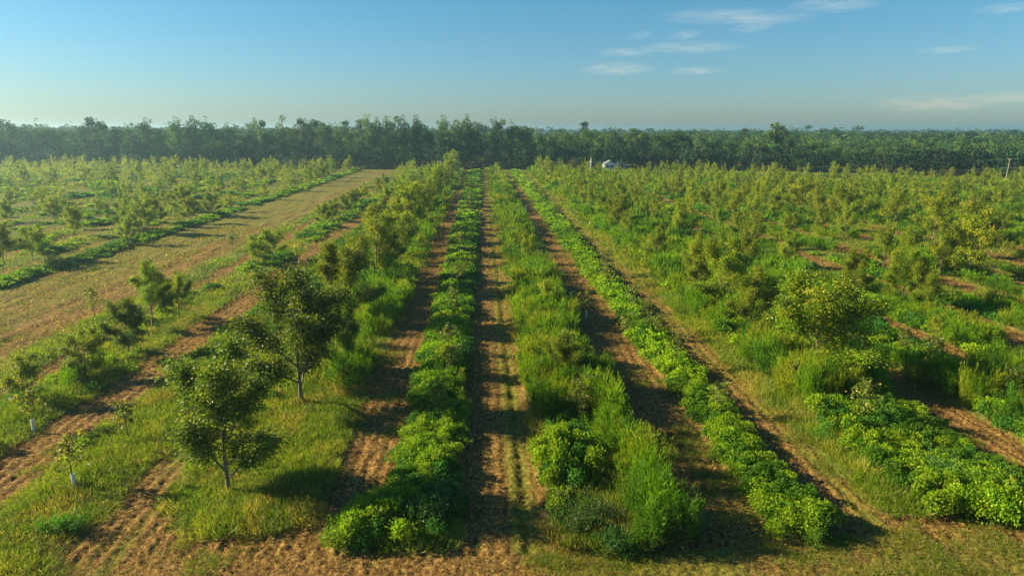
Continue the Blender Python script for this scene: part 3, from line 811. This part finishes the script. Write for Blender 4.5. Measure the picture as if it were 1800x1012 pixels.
def far_wood(name, label, d0, d1, step, nl, lsf):
    out = [[], []]
    r = np.random.default_rng(int(d0))
    protos = []
    for k in ('broad', 'broad', 'pine', 'vine', 'open'):
        p = WP[k][int(r.integers(0, 4))]; protos.append(p)
    d = d0
    P = []
    while d < d1:
        sp = max(5.0, step*d)
        n = int(1.72*d/sp)
        xs = -.90*d+(np.arange(n)+r.uniform(0, 1, n))*sp
        for x in xs:
            yy = d+r.uniform(-.5, .5)*sp
            pxx = 900+1200*math.tan(math.atan2(x, yy)-YAW)*.97
            if yy < front(np.clip(pxx, -60, 1900))+24: continue
            if 1280 < 0: continue
            hl = np.interp(pxx, [0, 400, 800, 1000, 1300, 1800], [16.3, 15.6, 14.8, 13.6, 12.8, 13.2])
            grow = np.interp(yy, [230, 420, 900, 2600], [.86 if pxx > 1000 else .95, .97, 1.0, 1.02])
            hump = 1+.30*(vnoise(np.array([x*.012]), np.array([yy*.008]), 9)[0]-.5)+.12*(yy > 700)*(vnoise(np.array([x*.003]), np.array([3.]), 19)[0]-.5)
            P.append((x, yy, hl*grow*hump*(r.uniform(.68, 1.1)+.24*(r.random() < .05))))
        d += sp*1.05
    P = np.array(P)
    k = r.integers(0, 5, len(P))
    for j in range(5):
        m = k == j
        n = m.sum()
        if not n: continue
        Q, C = protos[j][2:]
        pick = r.choice(len(Q), min(nl, len(Q)), replace=False); Q = Q[pick]; C = C[pick]
        cen = Q.mean(1, keepdims=True); Q = cen+(Q-cen)*lsf
        place(Q, C, np.stack([P[m, 0], P[m, 1], np.zeros(n)], 1), r.uniform(0, 6.28, n), P[m, 2]/19.5*(1.35+P[m, 1]/1500), P[m, 2]/19.8, r.uniform(.35, 1.3, n)*(.62 if d0 < 400 else .5), out)
    Q = np.concatenate(out[0]); C = np.concatenate(out[1]); print(name, len(P), len(Q))
    o = link(bpy.data.objects.new(name, quads_mesh(name, Q, C, M_wood))); tag(o, label, 'woodland', kind='stuff')
far_wood('woodland', 'dense dark green woodland filling the land behind the field edge', 238, 560, .016, 210, 1.5)
far_wood('distant_woodland', 'bluish far off woodland reaching the horizon', 560, 2850, .024, 64, 4.2)

# ------------------------------------------------------------------ house, spire, poles
def box(V, F, x0, x1, y0, y1, z0, z1):
    b = len(V); V += [(x0, y0, z0), (x1, y0, z0), (x1, y1, z0), (x0, y1, z0), (x0, y0, z1), (x1, y0, z1), (x1, y1, z1), (x0, y1, z1)]
    F += [(b, b+3, b+2, b+1), (b+4, b+5, b+6, b+7), (b, b+1, b+5, b+4), (b+1, b+2, b+6, b+5), (b+2, b+3, b+7, b+6), (b+3, b, b+4, b+7)]
def house(cx, cy, w, dep, zw, zr, label, name='white_house'):
    e = link(bpy.data.objects.new(name, None)); e.location = (cx, cy, 0); tag(e, label, 'house')
    V = []; F = []
    V = [(-w/2, 0, 0), (w/2, 0, 0), (w/2, 0, zw), (0, 0, zr), (-w/2, 0, zw), (-w/2, dep, 0), (w/2, dep, 0), (w/2, dep, zw), (0, dep, zr), (-w/2, dep, zw)]
    F = [(0, 1, 2, 3, 4), (9, 8, 7, 6, 5), (0, 4, 9, 5), (1, 6, 7, 2)]
    link(bpy.data.objects.new('wall', poly_mesh('wall', V, F, M_white)), e)
    V = []; F = []
    sl = (zr-zw)/(w/2); o = .45
    for sgn in (-1, 1):
        b = len(V); xo = sgn*(w/2+o); zo = zw-o*sl
        V += [(0, -o, zr+.04), (xo, -o, zo+.04), (xo, dep+o, zo+.04), (0, dep+o, zr+.04), (0, -o, zr+.2), (xo, -o, zo+.2), (xo, dep+o, zo+.2), (0, dep+o, zr+.2)]
        F += [(b, b+3, b+2, b+1), (b+4, b+5, b+6, b+7), (b, b+1, b+5, b+4), (b+1, b+2, b+6, b+5), (b+2, b+3, b+7, b+6)]
    rf = link(bpy.data.objects.new('roof', poly_mesh('roof', V, F, M_roof)), e)
    for wx in (-w*.22, w*.22):
        V = []; F = []; box(V, F, wx-.5, wx+.5, -.06, -.01, .9, 2.2)
        wn = link(bpy.data.objects.new('window', poly_mesh('window', V, F, M_white)), e)
        V = []; F = []; box(V, F, wx-.4, wx+.4, -.09, -.065, 1.0, 2.1)
        link(bpy.data.objects.new('pane', poly_mesh('pane', V, F, M_glass)), wn)
    V = []; F = []; box(V, F, -.45, .45, -.07, -.01, 0, 2.0)
    link(bpy.data.objects.new('door', poly_mesh('door', V, F, M_roof)), e)
hx = at_depth(1067, 259); house(hx, 259, 4.2, 8, 2.3, 3.6, 'small white gabled house just beyond the orchard, at the foot of the wood')
hx2 = at_depth(1083, 263); house(hx2, 263, 4.5, 7, 2.3, 3.5, 'pale house half hidden by trees right of the white gabled house')
hx3 = at_depth(777, 268); house(hx3, 268, 4.5, 6, 2.2, 3.6, 'tiny pale shed under the dark trees left of centre', 'pale_shed')
sx = at_depth(1034.5, 256)
e = link(bpy.data.objects.new('white_spire', None)); e.location = (sx, 256, 0); tag(e, 'slender white pointed spire left of the white gabled house', 'spire')
V, F = tubes([([(0, 0, 3.4), (0, 0, 5.2)], [.22, .02])], 8); link(bpy.data.objects.new('pointed_top', poly_mesh('pointed_top', V, F, M_white)), e)
V = []; F = []; box(V, F, -.28, .28, -.28, .28, 0, 3.2); box(V, F, -.34, .34, -.34, .34, 3.203, 3.4); link(bpy.data.objects.new('base', poly_mesh('base', V, F, M_white)), e)

PX = [(1745, 186), (2060, 176), (1400, 204)]
heads = []
for i, (px_, d) in enumerate(PX):
    x = at_depth(px_, d)
    e = link(bpy.data.objects.new('utility_pole', None)); e.location = (x, d, 0); e.rotation_euler = (0, R(3.2 if i == 0 else 0), 0)
    tag(e, ['leaning wooden utility pole above the orchard near the right edge', 'utility pole beyond the right picture edge', 'short utility pole among the trees right of the tall oak'][i], 'utility pole')
    hp = 7.3 if i < 2 else 4.2
    V, F = tubes([([(0, 0, 0), (0, 0, hp)], [.12, .08])], 8); link(bpy.data.objects.new('pole', poly_mesh('pole', V, F, M_pole)), e)
    V = []; F = []; box(V, F, -.04, .04, -.3, .3, hp-.5, hp-.42); ca = link(bpy.data.objects.new('crossarm', poly_mesh('crossarm', V, F, M_pole)), e); ca.location = (-.19, 0, 0)
    V, F = tubes([([(-.19, .25, hp-.42), (-.19, .25, hp-.3)], [.05, .04]), ([(-.19, -.25, hp-.42), (-.19, -.25, hp-.3)], [.05, .04])], 6); link(bpy.data.objects.new('insulator', poly_mesh('insulator', V, F, M_pole)), e)
    heads.append((x+(.40 if i == 0 else 0), d, hp))
heads.sort()
for nm, z, rad, sag, lab in (('overhead_wire', .1, .010, .35, 'thin upper overhead wire crossing in front of the right hand wood'), ('overhead_cable', 2.6, .02, .25, 'thick lower cable hung between the utility poles on the right')):
    pts = []
    for (x0, y0, h0), (x1, y1, h1) in zip(heads[:-1], heads[1:]):
        for k in range(12):
            t = k/12; pts.append((x0+(x1-x0)*t, y0+(y1-y0)*t-.25, (h0+(h1-h0)*t)-z-sag*4*t*(1-t)))
    pts.append((heads[-1][0], heads[-1][1]-.25, heads[-1][2]-z))
    V, F = tubes([(pts, [rad]*len(pts))], 5)
    o = link(bpy.data.objects.new(nm, poly_mesh(nm, V, F, M_wire))); tag(o, lab, 'cable')

# ------------------------------------------------------------------ haze
V = []; F = []; box(V, F, -3300, 3300, -1520, 3000, -2, 27)
m, nt, N, L = new_mat('haze_air')
out_ = N.new('ShaderNodeOutputMaterial'); pv = N.new('ShaderNodeVolumePrincipled')
pv.inputs['Color'].default_value = (.50, .80, 1.0, 1); pv.inputs['Density'].default_value = .00040; pv.inputs['Anisotropy'].default_value = .65
L.new(pv.outputs[0], out_.inputs['Volume'])
o = link(bpy.data.objects.new('haze', poly_mesh('haze', V, F, m))); tag(o, 'thin morning haze lying over the fields and woods', 'haze', kind='stuff')

# ------------------------------------------------------------------ clouds (thin cirrus far beyond the haze)
def cloud_mat(dens, warm, seed):
    m, nt, N, L = new_mat('cloud_wisp')
    out = N.new('ShaderNodeOutputMaterial'); pv = N.new('ShaderNodeVolumePrincipled')
    tc = N.new('ShaderNodeTexCoord'); mp = N.new('ShaderNodeMapping'); mp.inputs['Scale'].default_value = (1.6, 1.2, 1.4); mp.inputs['Location'].default_value = (seed*3.1, 0, 0)
    mp.inputs['Rotation'].default_value = (0, R(-8), 0)
    nz = N.new('ShaderNodeTexNoise'); nz.inputs['Scale'].default_value = 1.6; nz.inputs['Detail'].default_value = 6; nz.inputs['Distortion'].default_value = .6
    L.new(tc.outputs['Object'], mp.inputs[0]); L.new(mp.outputs[0], nz.inputs['Vector'])
    ln = N.new('ShaderNodeVectorMath'); ln.operation = 'LENGTH'; L.new(tc.outputs['Object'], ln.inputs[0])
    fo = N.new('ShaderNodeMapRange'); fo.inputs[1].default_value = 1.0; fo.inputs[2].default_value = .1; fo.inputs[3].default_value = 0; fo.inputs[4].default_value = 1
    L.new(ln.outputs['Value'], fo.inputs[0])
    nr = N.new('ShaderNodeMapRange'); nr.inputs[1].default_value = .38; nr.inputs[2].default_value = .72; L.new(nz.outputs[0], nr.inputs[0])
    a = N.new('ShaderNodeMath'); a.operation = 'MULTIPLY'; L.new(fo.outputs[0], a.inputs[0]); L.new(nr.outputs[0], a.inputs[1])
    b = N.new('ShaderNodeMath'); b.operation = 'MULTIPLY'; b.inputs[1].default_value = dens; L.new(a.outputs[0], b.inputs[0])
    L.new(b.outputs[0], pv.inputs['Density']); pv.inputs['Color'].default_value = (1, .96 if not warm else .85, .93 if not warm else .80, 1)
    L.new(pv.outputs[0], out.inputs['Volume'])
    return m
CL = [(1300, 30, 118, 11, 0, 'largest long white streak of cloud high in the right of the sky'), (1325, 48, 32, 6, 0, 'small cloud wisp just under the largest streak'), (1205, 62, 22, 5, 0, 'tiny pale wisp between the two long streaks'), (1215, 84, 80, 8, 0, 'second long thin streak of cloud, below the largest one'), (1100, 92, 42, 5, 0, 'faint thin wisp left of the second long streak'), (1085, 122, 56, 10, 0, 'short pale cloud above the wood right of centre'), (1225, 125, 40, 5, 0, 'faint wisp right of the short pale cloud'), (1470, 8, 70, 10, 0, 'pale streak at the top edge of the picture'), (1640, 182, 92, 15, 1, 'pinkish low cloud bank near the right horizon'), (1770, 172, 60, 11, 1, 'faint pink cloud at the right picture edge'), (1665, 88, 36, 5, 0, 'very faint wisp high at the right'), (1125, 63, 18, 3, 0, 'tiny wisp left of the other small wisps'), (1770, 15, 40, 6, 0, 'faint wisp in the top right corner')]
cm = [cloud_mat(.0012, False, 1), cloud_mat(.0011, False, 2), cloud_mat(.0010, True, 3)]
for i, (cx, cy, rx, rz, warm, lab) in enumerate(CL):
    d = 7500.
    a = (cx-900)/1200; b = (506-cy)/1200; hh = b*math.sin(PITCH)+math.cos(PITCH)
    dx = a*math.cos(YAW)+math.sin(YAW)*hh; dy = -a*math.sin(YAW)+math.cos(YAW)*hh; dz = b*math.cos(PITCH)-math.sin(PITCH)
    s_ = d/dy
    V = []; F = []; nn = 14; mm_ = 8
    for p in range(mm_+1):
        for q in range(nn):
            ph = math.pi*p/mm_; t = 2*math.pi*q/nn; V.append((math.sin(ph)*math.cos(t), math.sin(ph)*math.sin(t), math.cos(ph)))
    for p in range(mm_):
        for q in range(nn): F.append((p*nn+q, (p+1)*nn+q, (p+1)*nn+(q+1) % nn, p*nn+(q+1) % nn))
    o = link(bpy.data.objects.new('cloud', poly_mesh('cloud', V, F, cm[2] if warm else cm[i % 2])))
    o.location = (s_*dx, d, H+s_*dz); o.scale = (rx*d/1200*1.3, 420, rz*d/1200*1.25)
    tag(o, lab, 'cloud', 'thin clouds in the right of the sky')

# ------------------------------------------------------------------ light, sky, camera
EL = R(24); AZ = R(-79)                   # from the left, a little ahead of the camera
w = bpy.data.worlds.new('World'); SC.world = w; w.use_nodes = True
nt = w.node_tree; bg = nt.nodes['Background']; sky = nt.nodes.new('ShaderNodeTexSky')
sky.sky_type = 'NISHITA'; sky.sun_disc = False; sky.sun_elevation = EL; sky.sun_rotation = AZ
sky.air_density = 1.1; sky.dust_density = .55; sky.ozone_density = 2.2; sky.altitude = 20
hs = nt.nodes.new('ShaderNodeHueSaturation'); hs.inputs['Saturation'].default_value = 1.1
gm = nt.nodes.new('ShaderNodeMix'); gm.data_type = 'RGBA'; gm.blend_type = 'MULTIPLY'; gm.inputs[0].default_value = 1; gm.inputs[7].default_value = (.74, 1.0, 1.13, 1)
tcw = nt.nodes.new('ShaderNodeTexCoord'); sx_ = nt.nodes.new('ShaderNodeSeparateXYZ'); mrw = nt.nodes.new('ShaderNodeMapRange'); mrw.interpolation_type = 'SMOOTHSTEP'
mrw.inputs[1].default_value = -.02; mrw.inputs[2].default_value = .24
tm = nt.nodes.new('ShaderNodeMix'); tm.data_type = 'RGBA'; tm.inputs[6].default_value = (.60, .82, 1.12, 1); tm.inputs[7].default_value = (.47, .93, 1.07, 1)
nt.links.new(tcw.outputs['Generated'], sx_.inputs[0]); nt.links.new(sx_.outputs['Z'], mrw.inputs[0]); nt.links.new(mrw.outputs[0], tm.inputs[0]); nt.links.new(tm.outputs[2], gm.inputs[7])
nt.links.new(sky.outputs[0], hs.inputs['Color']); nt.links.new(hs.outputs[0], gm.inputs[6]); nt.links.new(gm.outputs[2], bg.inputs[0]); bg.inputs[1].default_value = .043
sd = bpy.data.lights.new('sun', 'SUN'); sd.energy = 5.0; sd.angle = R(.6); sd.color = (1, .84, .53)
so = link(bpy.data.objects.new('sun', sd))
from mathutils import Vector
dv = Vector((math.sin(AZ)*math.cos(EL), math.cos(AZ)*math.cos(EL), math.sin(EL)))
so.rotation_euler = dv.to_track_quat('Z', 'Y').to_euler(); so.location = dv*200
cd = bpy.data.cameras.new('camera'); cd.lens = 24; cd.sensor_width = 36; cd.clip_end = 30000; cd.clip_start = .5
co = link(bpy.data.objects.new('camera', cd)); co.location = (0, 0, H); co.rotation_euler = (R(90)-PITCH, 0, -YAW)
SC.camera = co
SC.view_settings.view_transform = 'Standard'; SC.view_settings.look = 'None'; SC.view_settings.exposure = 1.48
cy = SC.cycles
cy.use_denoising = True; cy.max_bounces = 6; cy.diffuse_bounces = 3; cy.transmission_bounces = 3; cy.volume_bounces = 1; cy.transparent_max_bounces = 8
cy.use_fast_gi = False; cy.volume_max_steps = 64; cy.caustics_reflective = False; cy.caustics_refractive = False
